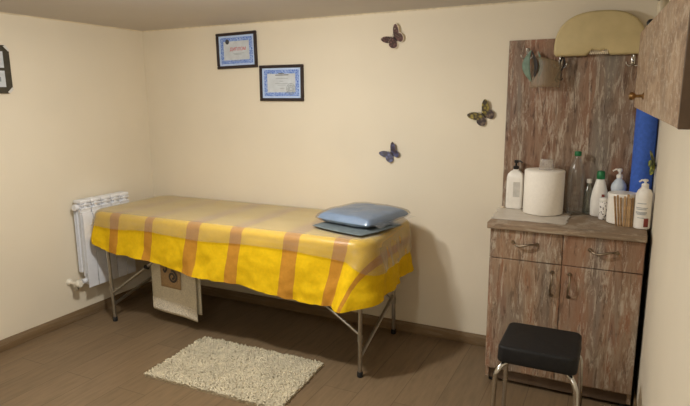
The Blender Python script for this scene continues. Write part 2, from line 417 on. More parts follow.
# ---- drapes over the table (sheet, then plastic film)
def drape(x0, x1, y0, y1, rc, ztop, re, drop_fn, fold, nper=360, nskirt=22, ntop=16, seed=0., flare=.03, rag=0., off=0., ref=.31, off2=0.):
    V, UV, F = [], [], []
    per = []
    L1, L2 = (x1-x0-2*rc), (y1-y0-2*rc)
    segs = [('l', (x0+rc, y0), (1,0), L1, (0,-1)), ('c', (x1-rc, y0+rc), -PI/2, rc), ('l', (x1, y0+rc), (0,1), L2, (1,0)), ('c', (x1-rc, y1-rc), 0, rc),
            ('l', (x1-rc, y1), (-1,0), L1, (0,1)), ('c', (x0+rc, y1-rc), PI/2, rc), ('l', (x0, y1-rc), (0,-1), L2, (-1,0)), ('c', (x0+rc, y0+rc), PI, rc)]
    tot = 2*(L1+L2)+2*PI*rc
    for i in range(nper):
        s = tot*i/nper
        for g in segs:
            ln = g[3] if g[0] == 'l' else g[3]*PI/2
            if s <= ln:
                if g[0] == 'l': per.append((g[1][0]+g[2][0]*s, g[1][1]+g[2][1]*s, g[4][0], g[4][1]))
                else:
                    a = g[2]+s/g[3]; per.append((g[1][0]+rc*math.cos(a), g[1][1]+rc*math.sin(a), math.cos(a), math.sin(a)))
                break
            s -= ln
        else: per.append(per[0])
    cx, cy = (x0+x1)/2, (y0+y1)/2
    rings = []
    for k in range(ntop):                                   # top, from the middle line outwards
        q = k/(ntop-1); ring = []
        for (x, y, nx, ny) in per:
            xi, yi = x-nx*re, y-ny*re
            ax = min(max(xi, x0+.33), x1-.33)
            px, py = ax+(xi-ax)*(.02+.98*q), cy+(yi-cy)*(.02+.98*q)
            z = ztop + .0035*noise.noise(Vector((px*5+seed, py*7, .3)))*min(1, 3*(1-q)+.2)
            ring.append(((px, py, z+off), (px, py)))
        rings.append(ring)
    for k in range(1, 6):                                   # rounded edge
        a = PI/2*k/5; ring = []
        for (x, y, nx, ny) in per:
            d = re*(1-math.sin(a)); ring.append(((x-nx*d+nx*off, y-ny*d+ny*off, ztop+off-re*(1-math.cos(a))), (x-nx*(re-re*a), y-ny*(re-re*a))))
        rings.append(ring)
    for k in range(1, nskirt+1):
        q = k/nskirt; ring = []
        for i, (x, y, nx, ny) in enumerate(per):
            dr = drop_fn(x, y, nx, ny)-re + rag*noise.noise(Vector((x*9+seed, y*9, 2.)))
            h = dr*q
            qa = min(1.15, h/ref)
            o = flare*qa**1.1 * (1-max(0, -nx)) * (1-max(0, ny))
            w = noise.noise(Vector((x*5.5+nx*.8+seed, y*5.5+ny*.8, qa*1.2))) + .6*noise.noise(Vector((x*13+seed, y*13, qa*2.5+4))) + .3*noise.noise(Vector((x*26+seed, y*26, qa*7+4)))
            o += fold*w*(qa**.7)*(1-.9*max(0, -nx))*(1-.9*max(0, ny))
            corner = abs(nx*ny)*2
            if corner > .02: o += corner*(.02*qa + .012*math.sin(6*math.atan2(ny, nx)+2)*qa)*(0.2 if nx < 0 else 1)
            cy_ = -(.035 if nx < 0 else .095)*corner*min(1., qa*(2.5 if nx < 0 else 1.1)) if ny < 0 else 0.   # front corners swing out
            o += off+off2*min(1, q*3)
            sag = .006*math.sin(x*9+seed)*q
            lean = (-.045*qa*max(0, -ny)*min(1, max(0, (x-.2)/.3)) if x < 1.85 else -(.045+.05*min(1, (x-1.85)/.2))*qa*max(0, -ny)) + .03*qa*noise.noise(Vector((x*2.2+3, 1., y)))*(1-abs(nx))*min(1, max(0, (x-.15)/.3))      # folds pull the hanging cloth a little along the edge
            ring.append(((x+nx*o+lean, y+ny*o+cy_, ztop+off-re-h+sag), (x+nx*(h+re*.57), y+ny*(h+re*.57))))
        rings.append(ring)
    n = nper; mb = MB()
    for r in rings:
        for p, u in r: V.append(p); UV.append(u)
    for k in range(len(rings)-1):
        for i in range(n): F.append((k*n+i, k*n+(i+1) % n, (k+1)*n+(i+1) % n, (k+1)*n+i))
    # close the middle slit
    F.append(tuple(range(n-1, -1, -1)))
    mb.v, mb.f, mb.uv = V, F, UV
    return mb
def with_uv(o, mb):
    me = o.data; l = me.uv_layers.new(name='cloth')
    for lp in me.loops:
        u = mb.uv[lp.vertex_index]; l.data[lp.index].uv = (u[0]/4+.125, u[1]/4+.5)
def lerp_tab(tab, x):
    for (a, b), (c, d) in zip(tab, tab[1:]):
        if x <= c: return b+(d-b)*max(0, min(1, (x-a)/(c-a)))
    return tab[-1][1]
def sheet_drop(x, y, nx, ny):
    f = lerp_tab([(.15,.205),(.3,.238),(1.06,.308),(1.7,.345),(1.95,.350),(2.06,.345)], x)
    r = lerp_tab([(-.7,.335),(-.35,.315),(0,.300)], y)
    wf, wr, wb, wl = max(0,-ny)**2, max(0,nx)**2, max(0,ny)**2, max(0,-nx)**2
    return (f*wf+r*wr+.26*wb+.19*wl)/(wf+wr+wb+wl)
SZ = .749
mb = drape(.130, 2.105, -.712, -.028, .11, SZ, .042, sheet_drop, .030, seed=1.7)
o = mb.obj('bed_sheet', 'sheet', None, angle=180, recalc=True); with_uv(o, mb)
tag(o, 'yellow cotton sheet with brown stripes draped over the massage table', 'bed sheet')
def film_drop(x, y, nx, ny):
    f = lerp_tab([(.15,.085),(.8,.098),(1.2,.092),(1.7,.085),(2.06,.12)], x)+.004*math.sin(x*6.1)
    wf, wr, wb, wl = max(0,-ny)**2, max(0,nx)**2, max(0,ny)**2, max(0,-nx)**2
    return (f*wf+.19*wr+.10*wb+.10*wl)/(wf+wr+wb+wl)
mb = drape(.130, 2.105, -.712, -.028, .11, SZ, .042, film_drop, .030, nskirt=10, seed=1.7, off=.0045, off2=.006)
o = mb.obj('plastic_cover', 'film', None, angle=180)
tag(o, 'clear plastic film spread over the top of the yellow sheet', 'plastic film')

# ---- pillow and pad
def puff(w, d, h, seed, pw=.42, flat=.5, amp=.004, nu=40, nv=30):
    mb = MB()
    def f(sgn):
        def g(u, v):
            x, y = (u-.5)*2, (v-.5)*2
            e = max(0, (1-abs(x)**3.2)*(1-abs(y)**3.2))**pw
            cx = x*w/2*(1-.05*(y*y)); cy = y*d/2*(1-.06*(x*x))
            z = h*(flat+ (1-flat)*e if sgn > 0 else flat*(1-e)) + amp*noise.noise(Vector((x*3+seed, y*3, sgn)))*e
            return (cx, cy, max(z, 0))
        return g
    mb.grid(f(1), nu, nv); mb.grid(f(-1), nu, nv)
    return mb
PZ = SZ+.0095
o = puff(.37, .36, .016, 3, .12, .5, .001).obj('folded_pad', 'grey_pad', None, (1.915,-.435,PZ), angle=60); o.rotation_euler.z = math.radians(-17)
tag(o, 'flat slate grey folded pad directly under the blue pillow', 'pad')
t = thing('pillow', 'shiny blue grey pillow in a clear plastic wrap at table end', 'pillow', (1.912,-.34,PZ+.0195), (0,0,math.radians(-13)))
puff(.365, .41, .066, 5, .26, .35, .006).obj('cushion_body', 'pillow', t, angle=70)
wr = puff(.388, .43, .073, 5.3, .26, .35, .007)
wr.grid(lambda u, v: (.185+.055*u, -.17+.34*v, .026-.012*u+.008*math.sin(v*9)*u), 8, 14)
wr.obj('plastic_wrap', 'pillow_wrap', t, angle=70)

# ------------------------------------------------------------------ towel on the rail
t = thing('hand_towel', 'white towel with a grey swirl patch hanging under the massage table', 'towel', (.683,-.55,.593), (0,0,math.radians(-4)))
def towel_pt(u, s):                                           # s: arc length, negative at the back
    x = (u-.5)*.40*(1-.03*abs(s)); wv = .004*math.sin(u*7)*min(1, abs(s)*4)
    r = .010
    if s > 0: return (x, -r-wv-.006*s, -s-.010*(u-.5)*2*.9)
    return (x+.012, r+wv, s+.006)
tw = MB()
def tg(u, v):
    if v < .1:
        a = v/.1*PI; return None
L, Lb = .51, .485
def towel_surf(u, v):
    if v < .46: return towel_pt(u, L*(1-v/.46)) if v < .44 else towel_pt(u, L*(1-.44/.46)*(.46-v)/.02)
    if v > .54: return towel_pt(u, -Lb*(v-.54)/.46)
    a = (v-.46)/.08*PI; return ((u-.5)*.40+.012*(v-.46)/.08, -.010*math.cos(a), .010*math.sin(a))
tw.grid(towel_surf, 26, 70); tw.obj('towel_cloth', 'towel', t, solid=.006, angle=180)
lc = MB().grid(lambda u, v: (towel_pt(u, .425+.075*v)[0], towel_pt(u, .425+.075*v)[1]-.0055-.0015*noise.noise(Vector((u*40, v*9, 1))), towel_pt(u, .425+.075*v)[2]), 90, 18)
lc.obj('lace_trim', 'lace', t, angle=180, solid=.001)
pt = MB().grid(lambda u, v: (-.105+.175*u, towel_pt(.5, .19+.14*v)[1]-.0085, -.19-.14*v), 8, 8).obj('embroidered_patch', 'patch', t, solid=.0015, label='tan square patch')
sp = []
for i in range(40):
    a = -PI*.55+i/39*PI*3.1; r = .010+.032*i/39
    sp.append((.005+r*math.cos(a), -.0245, -.252+r*math.sin(a)))
sw = MB().tube(sp, .0075, 8)
sw.tube(smooth_path([(-.075,-.0245,-.21),(-.06,-.0245,-.228),(-.045,-.0245,-.205),(-.05,-.0245,-.17),(-.02,-.0245,-.15),(.0,-.0245,-.19)], 5), .0065, 8)
sw.v = [(x, -.0235+(y+.0245)*.35, z) for x, y, z in sw.v]
sw.obj('swirl_motif', 'swirl', pt, angle=80)

# ------------------------------------------------------------------ radiator
RY, RZ0, RZ1 = -.735, .235, .815
t = thing('radiator', 'white sectional radiator on the left wall behind the table', 'radiator', (.068, RY, RZ0))
hh = RZ1-RZ0
for i in range(5):
    y = i*.08; s = MB()
    s.box((-.004, y+.010, .07), (.004, y+.070, hh-.02))                       # middle web
    s.box((-.02, y+.024, .01), (.02, y+.056, hh-.03), .006)                   # water tube
    for dx in (-.034, -.019, .019, .034): s.box((dx-.0012, y+.004, .095), (dx+.0012, y+.076, hh-.055))
    s.box((-.04, y+.003, .10), (-.037, y+.077, hh-.08))
    # front plate, bent in slightly at the top
    s.prism([(.042,.004),(.046,.0),(.0465,hh-.115),(.040,hh-.085),(.037,hh-.09),(.043,hh-.118)], y+.003, y+.077)
    # head with openings
    s.box((-.036, y+.003, hh-.022), (.036, y+.077, hh), .006)
    for zz in (.026, .052, .078): s.box((.012, y+.006, hh-zz-.010), (.040-.0*zz, y+.074, hh-zz), .003)
    s.box((-.03, y+.03, hh-.10), (.034, y+.05, hh-.01), .003)
    s.obj('section', 'radiator', t, angle=35)
MB().tube([(0,-.012,hh-.045),(0,.40,hh-.045)], .017, 16).obj('top_pipe', 'radiator', t)
MB().tube([(0,-.012,.04),(0,.412,.04)], .017, 16).obj('bottom_pipe', 'radiator', t)
MB().lathe([(.019,-.022),(.021,-.02),(.021,-.002)], 16, (0,0,hh-.045), ax='y').obj('end_plug', 'radiator', t)
for y in (.08, .32): MB().box((-.0675, y-.01, hh-.075), (-.005, y+.01, hh-.068), .001).obj('bracket', 'radiator', t)
v = MB().tube([(0,-.012,0),(0,-.05,0),(-.005,-.05,0),(-.067,-.05,0)], .0115, 14).obj('valve', 'valve', t, (0,-.008,.04), label='white pipe valve at the lower corner')
MB().lathe([(.013,-.052),(.019,-.048),(.019,-.028),(.014,-.024)], 16, ax='y').obj('nut', 'valve', v)
MB().lathe([(.024,-.0675),(.022,-.061),(.013,-.05)], 16, (0,-.05,0), ax='x').obj('rosette', 'valve', v)
MB().lathe([(.014,.004),(.019,.01),(.021,.036),(.018,.044),(.008,.046)], 18, (0,-.05,0), ax='x').obj('thermostat_cap', 'valve', v)
MB().lathe([(.010,-.02),(.013,-.03),(.012,-.044)], 14, (0,-.05,0)).obj('drain_nut', 'steel', v)

# ------------------------------------------------------------------ rug
RC = [(.995,-1.14), (.975,-.635), (1.80,-.625), (1.83,-1.125)]
t = thing('bath_rug', 'shaggy ivory bath rug lying on the floor before the table', 'rug', (1.4,-.88,0))
def rugpt(u, v):
    a = Vector(RC[0]).lerp(Vector(RC[3]), u); b = Vector(RC[1]).lerp(Vector(RC[2]), u); p = a.lerp(b, v); return p.x-1.4, p.y+.88
bm_ = MB()
q = [rugpt(0,0), rugpt(1,0), rugpt(1,1), rugpt(0,1)]
bm_.add([(x,y,.0005) for x,y in q]+[(x,y,.009) for x,y in q], [(3,2,1,0),(4,5,6,7),(0,1,5,4),(1,2,6,5),(2,3,7,6),(3,0,4,7)])
bm_.obj('backing', 'rug_base', t, smooth=False)
pl = MB(); NX, NY = 104, 66
for i in range(NX):
    for j in range(NY):
        u = (i+.5+random.uniform(-.45,.45))/NX; w = (j+.5+random.uniform(-.45,.45))/NY
        x, y = rugpt(min(max(u,.004),.996), min(max(w,.006),.994)); a = random.uniform(0, 2*PI); l = random.uniform(.006,.013); hgt = random.uniform(.007,.0165)
        dx, dy = math.cos(a)*l, math.sin(a)*l
        pl.tube([(x,y,.007), (x+dx*.25,y+dy*.25,.008+hgt*.8), (x+dx*.75,y+dy*.75,.008+hgt), (x+dx*1.1,y+dy*1.1,.008+hgt*.55)], [.003,.0042,.0042,.0026], 5)
pl.obj('pile', 'rug', t, angle=180, kind='stuff', recalc=False)

# ------------------------------------------------------------------ sideboard cabinet
CX0, CX1, CY0, CY1, CT = 2.632, 3.305, -.42, -.022, .852
t = thing('sideboard', 'weathered wood sideboard with two drawers and two doors in the corner', 'cabinet', ((CX0+CX1)/2, (CY0+CY1)/2, 0))
O = Vector(t.location)
def P(*p): return tuple(Vector(p)-O)
c = MB()
c.box(P(CX0, CY0+.02, .028), P(CX0+.016, CY1, CT-.034)); c.box(P(CX1-.016, CY0+.02, .028), P(CX1, CY1, CT-.034))
c.box(P(CX0+.016, CY0+.02, .075), P(CX1-.016, CY1, .091)); c.box(P(CX0+.016, CY1-.006, .091), P(CX1-.016, CY1, CT-.034))
c.box(P(CX0+.016, CY0+.02, .66), P(CX1-.016, CY1-.006, .676)); c.box(P(2.962, CY0+.02, .091), P(2.976, CY1-.006, .66))
c.obj('carcass', 'cab_wood', t, smooth=False)
MB().box(P(CX0+.017, CY0+.03, .02), P(CX1-.017, CY0+.045, .074)).obj('plinth', 'cab_edge', t)
MB().box(P(CX1, CY0+.02, .028), P(CX1+.003, CY1, CT-.034)).obj('gap_shade_strip', 'gap_shade_and_strap', t, label='dark strip painted as shade in the gap by the right wall')  # dark strip stands in for the shade between sideboard and wall
MB().box(P(CX0-.014, CY0-.022, CT-.033), P(CX1+.004, CY1, CT), .005, 3).obj('worktop', 'top_wood', t)
for x in (CX0+.03, CX1-.03):
    for y in (CY0+.05, CY1-.04): MB().lathe([(.014,0),(.018,.002),(.018,.022),(.014,.028)], 14, P(x, y, 0)).obj('foot', 'rubber', t)
def bow(c, horiz, L=.11):
    a = []
    for i in range(15):
        s = i/14*2-1; lift = .026*(1-s**4); curl = .006*math.sin(s*PI)
        a.append((c[0]+s*L/2, c[1]-lift, c[2]-.006*(1-s*s)+curl) if horiz else (c[0]+curl*.5, c[1]-lift, c[2]+s*L/2))
    mb = MB().tube(a, [.0035+.0022*(1-abs(i/7-1)) for i in range(15)], 10)
    for e in (a[0], a[-1]): mb.lathe([(.008,-.006),(.010,-.003),(.007,.001)], 14, e, ax='y')
    return mb
mid = 2.968
for (x0, x1, z0, z1, mt, nm, hc, hz) in ((CX0, mid-.0015, .672, CT-.037, 'cab_wood', 'drawer', (2.797,CY0,.757), True), (mid+.0015, CX1, .672, CT-.037, 'cab_wood2', 'drawer', (3.14,CY0,.757), True),
                                         (CX0, mid-.0015, .088, .668, 'cab_wood', 'door', (2.928,CY0,.575), False), (mid+.0015, CX1, .088, .668, 'cab_wood2', 'door', (3.006,CY0,.575), False)):
    d = MB().box(P(x0, CY0, z0), P(x1, CY0+.018, z1), .0015, 1).obj(nm, mt, t)
    bow(P(*hc), hz).obj('handle', 'antique', d)

# ------------------------------------------------------------------ wall panel with hooks
t = thing('coat_rack_panel', 'weathered wood wall panel with chrome hooks above the sideboard', 'wall panel', (2.955, -.002, CT+.003))
MB().box((-.346, -.018, 0), (.346, 0, 1.739-CT-.003), .0015, 1).obj('board', 'panel_wood', t)
for x, z in ((2.706,1.675), (2.87,1.624), (3.198,1.624)):
    hx, hz = x-2.955, z-CT-.003
    h = MB().box((hx-.009, -.024, hz-.026), (hx+.009, -.0178, hz+.022), .002)
    h.tube(smooth_path([(hx,-.022,hz-.008),(hx,-.045,hz-.012),(hx,-.062,hz+.004),(hx,-.064,hz+.018)], 5), .0042, 10)
    for s in (-1, 1): h.tube(smooth_path([(hx,-.022,hz-.02),(hx+s*.012,-.036,hz-.032),(hx+s*.026,-.042,hz-.026),(hx+s*.030,-.043,hz-.012)], 5), .0036, 10)
    h.obj('hook', 'chrome', t)

# cream half-oval cushion over the hooks
t = thing('headrest_cushion', 'cream padded half oval cushion propped above the wall panel hooks', 'cushion', (3.042, -.048, 1.646))
ol = []
for i in range(41):
    a = PI*(1-i/40); c_, s_ = math.cos(a), math.sin(a)
    ol.append((math.copysign(abs(c_)**.8, c_)*.205, .028+.182*abs(s_)**.78))
ol += [(.203,.012),(.192,0)]
for i in range(1, 14):
    x = .192-.384*i/14
    ol.append((x, 0.026 if abs(x) < .036 and i % 2 == 0 else (.015 if abs(x) < .04 else 0)))
ol += [(-.192,0),(-.203,.012)]
MB().prism(ol, -.03, .024, .014, seg=4).obj('padding', 'cushion', t, angle=60)
sc = MB()
for k in range(9):
    x = -.036+k*.009; sc.tube([(x, -.0275, .006), (x+.003, -.030, .020+.008*random.random()), (x+.007, -.0285, .004)], .0028, 6)
sc.obj('torn_edge', 'tear', t, label='ragged pale tear in the lower edge')

# face shield hanging on the first hook
t = thing('face_shield', 'grey green face shield with clear visor on the first hook', 'face shield', (2.706, -.066, 1.672))
def visor(u, v):
    a = -.35+u*1.5
    return (.028+.145*u, -.012-.03*math.sin(u*PI*.9), -.015-.16*v-.035*u*(1-v)-.02*(u-.5)**2)
MB().grid(visor, 20, 10).obj('visor_sheet', 'visor', t, solid=.0008)
for nm, mt, sgn in (('forehead_band', 'foam_green', -1), ('strap', 'gap_shade_and_strap', 1)):
    def strip(u, v, sgn=sgn):
        z = .012-.165*u; bow_ = math.sin(u*PI)
        x = .024+sgn*.024*bow_+.012*u + (.028 if sgn < 0 else .014)*(v-.5)*bow_*1.4
        return (x, -.004-.022*bow_-.02*v*bow_, z)
    MB().grid(strip, 20, 5).obj(nm, mt, t, solid=.004 if sgn < 0 else .002)
MB().grid(lambda u, v: (.058+.02*math.sin(u*PI)+.020*(v-.5)*math.sin(u*PI), -.014-.02*math.sin(u*PI), .006-.16*u), 18, 4).obj('side_band', 'foam_green', t, solid=.003)

t = MB()
t.tube(smooth_path([(0,.006,.012),(.010,-.002,.016),(.018,-.010,-.008),(.008,-.014,-.04),(-.014,-.014,-.075),(-.020,-.012,-.092),(-.008,-.012,-.098),(.004,-.012,-.078),(.0,-.011,-.045),(-.004,-.004,-.01),(0,.006,.012)], 6), .0042, 10)
t.tube(smooth_path([(.014,-.016,-.085),(.004,-.018,-.094),(-.012,-.018,-.082),(-.004,-.019,-.07)], 6), .0035, 8)
o = t.obj('strap_loop', 'black_plastic', None, (2.875, -.0665, 1.624)); tag(o, 'small black elastic loop dangling from the second hook', 'strap')

# ------------------------------------------------------------------ items on the sideboard
Z = CT
# crinkled plastic sheet
def crk(u, v):
    x, y = 2.622+.35*u, -.37+.30*v
    e = .5+.5*noise.noise(Vector((u*7, v*6, 1)))+.35*noise.noise(Vector((u*17, v*14, 3)))
    return (x+.012*noise.noise(Vector((v*7, 2, 0)))-.02*v*(1-u), y+.008*noise.noise(Vector((u*9, 5, 0))), Z+.0012+.0022*max(0, e))
o = MB().grid(crk, 60, 46).obj('plastic_sheet', 'wrap', None, angle=25, solid=.0006)
tag(o, 'crinkled translucent plastic sheet under the paper roll on the sideboard', 'plastic sheet')
Z2 = Z+.0052
def pump(parent, z, r=.012, tall=.03, nozzle=.04, mat='black_plastic', ang=0):
    h = MB().lathe([(r*1.15,0),(r*1.25,.002),(r*1.25,.014),(r*.9,.017),(r*.45,.018),(r*.45,.018+tall*.5),(r*.9,.019+tall*.5),(r*.95,.018+tall),(r*.5,.021+tall)], 18, (0,0,z))
    c, s = math.cos(ang), math.sin(ang)
    h.tube([(0,0,z+.014+tall), (c*nozzle*.6,s*nozzle*.6,z+.016+tall), (c*nozzle,s*nozzle,z+.008+tall)], [.0055,.0045,.0035], 10)
    return h.obj('pump_head', mat, parent)
t = thing('pump_bottle', 'white rectangular pump bottle with black pump left of the paper roll', 'bottle', (2.682,-.06,Z2))
bt = MB().lathe([(.040,0),(.044,.004),(.044,.165),(.040,.185),(.026,.200),(.014,.206),(.014,.214)], 40, sq=(5,.62)).obj('bottle_body', 'white_gloss', t)
MB().box((-.006,-.0285,.065), (.028,-.0272,.145), .0004, 1).obj('label_panel', 'label_grey', bt, label='pale grey recessed panel')
pump(t, .212, .012, .028, .036, ang=math.radians(-20))
t = thing('paper_towel_roll', 'thick white paper towel roll standing on the sideboard', 'paper roll', (2.836,-.125,Z2))
MB().lathe([(.020,.0),(.094,.0),(.0985,.004),(.0985,.219),(.094,.2235),(.020,.2235),(.020,.16),(.018,.16),(.018,.222)], 56).obj('paper', 'paper_white', t, angle=50)
t = thing('ribbed_cup', 'small ribbed clear cup upside down on the paper roll', 'cup', (2.842,-.125,Z2+.2237))
rb = MB(); prof = [(.0335,0),(.034,.004),(.0305,.050),(.029,.054),(.004,.055)]
rb.lathe(prof, 48); rb.v = [((x*(1+.03*math.cos(24*math.atan2(y,x)))), (y*(1+.03*math.cos(24*math.atan2(y,x)))), z) for x,y,z in rb.v]
rb.obj('cup_wall', 'cup', t)
t = thing('water_bottle', 'clear plastic water bottle with green cap beside the paper roll', 'bottle', (2.985,-.075,Z+.001))
pr = [(.030,0),(.041,.004),(.043,.02)]
for k in range(5): pr += [(.043,.035+k*.026),(.0405,.044+k*.026),(.043,.053+k*.026)]
pr += [(.043,.19),(.040,.225),(.028,.265),(.016,.29),(.0135,.30),(.0135,.31)]
MB().lathe(pr, 32).obj('bottle_body', 'clear', t, angle=60)
MB().lathe([(.015,.300),(.0165,.302),(.0165,.32),(.015,.323)], 24).obj('cap', 'green_cap', t, label='green screw cap')
t = thing('glass_bottle', 'small greenish clear bottle between water bottle and white green capped bottle', 'bottle', (3.046,-.055,Z+.001))
MB().lathe([(.020,0),(.0235,.003),(.0235,.115),(.018,.135),(.010,.15),(.010,.17)], 26).obj('bottle_body', 'clear_green', t)
MB().lathe([(.0115,.162),(.0125,.164),(.0125,.18),(.011,.182)], 20).obj('cap', 'white_gloss', t)
t = thing('squeeze_bottle', 'white tapering squeeze bottle with green cap on the sideboard', 'bottle', (3.098,-.075,Z+.001))
MB().lathe([(.034,0),(.0385,.004),(.041,.05),(.0405,.085),(.034,.13),(.024,.17),(.018,.188),(.017,.196)], 36, sq=(2.3,.75)).obj('bottle_body', 'white_gloss', t)
MB().lathe([(.0185,.188),(.0195,.190),(.0185,.222),(.015,.228),(.006,.230)], 24).obj('cap', 'green_cap', t, label='green cap')
MB().box((.006,-.0335,.085),(.020,-.0325,.115),.0003,1,Matrix.Rotation(math.radians(8),4,'Z')).obj('label_print', 'maroon', t, label='small dark print on the side')
t = thing('patterned_jar', 'tiny white jar with dark speckled pattern before the squeeze bottle', 'jar', (3.121,-.155,Z+.001))
MB().lathe([(.017,0),(.0195,.003),(.0195,.085),(.017,.09)], 26).obj('jar_body', 'jar', t)
MB().lathe([(.0185,.088),(.0195,.09),(.0195,.104),(.017,.107)], 26).obj('lid', 'white_gloss', t)
t = thing('canister', 'white paper roll canister behind the wooden sticks', 'canister', (3.2,-.20,Z+.001))
MB().lathe([(.058,0),(.062,.003),(.062,.126),(.060,.128)], 40).obj('canister_body', 'paper_white', t)
MB().lathe([(.0625,.124),(.0645,.126),(.0645,.140),(.061,.145),(.030,.147)], 40).obj('lid', 'white_gloss', t)
t = thing('soap_pump_bottle', 'pale blue pump bottle behind the white canister', 'bottle', (3.182,-.065,Z+.001))
MB().lathe([(.029,0),(.033,.004),(.034,.09),(.030,.12),(.036,.145),(.033,.165),(.020,.185),(.013,.192),(.013,.20)], 32).obj('bottle_body', 'pale_blue', t)
pump(t, .197, .012, .026, .034, 'white_gloss', math.radians(200))
t = thing('lotion_bottle', 'white lotion pump bottle beside the right wall with dark print', 'bottle', (3.288,-.292,Z+.001))
lb = MB().lathe([(.030,0),(.0345,.004),(.035,.145),(.0335,.162),(.026,.178),(.016,.184),(.015,.192)], 36).obj('bottle_body', 'white_gloss', t)
ln = MB()
def on_cyl(a0, a1, z0, z1, r=.0356, n=8):
    return lambda u, v: (r*math.sin(a0+(a1-a0)*u), -r*math.cos(a0+(a1-a0)*u), z0+(z1-z0)*v)
for z, a in ((.118,.55),(.098,.75),(.091,.62),(.078,.7),(.073,.66),(.068,.55),(.052,.4)): ln.grid(on_cyl(-a-.25, a-.25, z, z+.0025), 10, 2)
ln.obj('label_print', 'grey_ink', lb, solid=.0004)
fl = MB().grid(on_cyl(.15,.75,.012,.052), 8, 6); fl.obj('label_flower', 'maroon', lb, solid=.0004, label='reddish brown flower picture low on the label')
pump(t, .190, .012, .016, .026, 'white_gloss', math.radians(190))
t = thing('pink_capped_bottle', 'small bottle with pale pink cap between canister and lotion', 'bottle', (3.283,-.20,Z+.001))
MB().lathe([(.014,0),(.017,.003),(.017,.12),(.010,.135),(.010,.14)], 22).obj('bottle_body', 'white_gloss', t)
MB().lathe([(.0135,.137),(.0145,.139),(.0125,.172),(.006,.176)], 22).obj('cap', 'pink', t, label='pale pink cap')
# sticks leaning on the canister
for k in range(9):
    x = 3.183+k*.0105; top = 3.168+k*.0135+random.uniform(-.004,.004)
    ytop = -.2+(-math.sqrt(max(.0,.0648**2-(top-3.2)**2)) if abs(top-3.2) < .06 else -.03)-.006
    b_ = Vector((x, -.296+.006*abs(k-4)*.5-(k % 2)*.006, Z+.0015)); hgt = .142+random.uniform(-.012,.008)
    tp = Vector((top, ytop-(k % 2)*.006, Z+hgt)); dr_ = tp-b_
    o = MB().lathe([(.0044,0),(.005,.004),(.005,dr_.length-.004),(.0044,dr_.length)], 10, sq=(3,.4)).obj('wooden_stick', 'stick', None, b_)
    o.rotation_euler = dr_.to_track_quat('Z', 'Y').to_euler()
    tag(o, 'thin birch wooden stick leaning in a bunch against the white canister', 'stick', 'wooden sticks against the canister')
# blue mat roll
t = thing('yoga_mat', 'rolled blue foam mat standing upright in the corner', 'mat', (3.276,-.078,Z+.001))
sp = []
for i in range(150):
    a = i/149*2*PI*5; r = .008+.036*i/149; sp.append((r*math.cos(a), r*math.sin(a)))
ro = MB(); n = len(sp); hh = .56; V = []
for i, (x, y) in enumerate(sp):
    l = math.hypot(x, y); ux, uy = x/l, y/l
    for k, (d, z) in enumerate(((0,0),(.0062,0),(.0062,hh),(0,hh))): V.append((x+ux*d-0, y+uy*d, z))
F = []
for i in range(n-1):
    for k in range(4): F.append((i*4+k, i*4+(k+1) % 4, (i+1)*4+(k+1) % 4, (i+1)*4+k))
F += [(0,1,2,3), ((n-1)*4+3,(n-1)*4+2,(n-1)*4+1,(n-1)*4)]
ro.add(V, F); ro.obj('foam_roll', 'mat_blue', t, angle=50)

# ------------------------------------------------------------------ wall cabinet
WA, WD = Vector((3.209,-.60,1.4055)), Vector((.0475,-1.,-.016)).normalized()       # it hangs a little askew
Lc, hc = 1.252, .286
t = thing('wall_cabinet', 'long shallow wood wall cabinet high on the right wall', 'cabinet', WA)
ya = -WD; xa = ya.cross(Vector((0,0,1))).normalized(); za = xa.cross(ya)
t.rotation_euler = Matrix((xa, ya, za)).transposed().to_euler()
MB().box((.016, -Lc+.016, .002), (.058, -.002, hc-.002)).obj('carcass', 'cab_edge', t, smooth=False)
d = MB().box((.0, -Lc+.012, 0), (.0158, 0, hc), .0015, 1).obj('door', 'wallcab', t)
kn = MB().lathe([(.012,0),(.011,-.003),(.0055,-.006),(.005,-.022),(.011,-.027),(.0145,-.034),(.012,-.042),(.004,-.045)], 18, (0,-.40,.050), ax='x')
kn.obj('knob', 'brass', d)
MB().box((.0, -Lc, -.001), (.060, -Lc+.0118, hc+.001), .001, 1).obj('end_panel', 'cab_edge', t)
MB().box((.058, -.012, .02), (.112, -.004, .26), .001, 1).obj('wall_bracket', 'cab_edge', t)
def ontop(d, x): return WA + WD*d + xa*x + za*hc
o = MB().lathe([(.008,0),(.013,.004),(.014,.014),(.009,.022),(.003,.024)], 16).obj('dark_stopper', 'black_plastic', None, ontop(.22,.016)+Vector((0,0,.002))); tag(o, 'small round dark stopper on top of the wall cabinet', 'stopper')
t = thing('ceramic_pot', 'small beige pot with brown rim on the wall cabinet', 'pot', ontop(.46,.028)+Vector((0,0,.002)))
MB().lathe([(.012,0),(.015,.002),(.017,.04),(.012,.055)], 20).obj('pot_body', 'beige', t)
MB().lathe([(.013,.054),(.021,.057),(.021,.066),(.012,.07)], 20).obj('rim', 'brown', t)

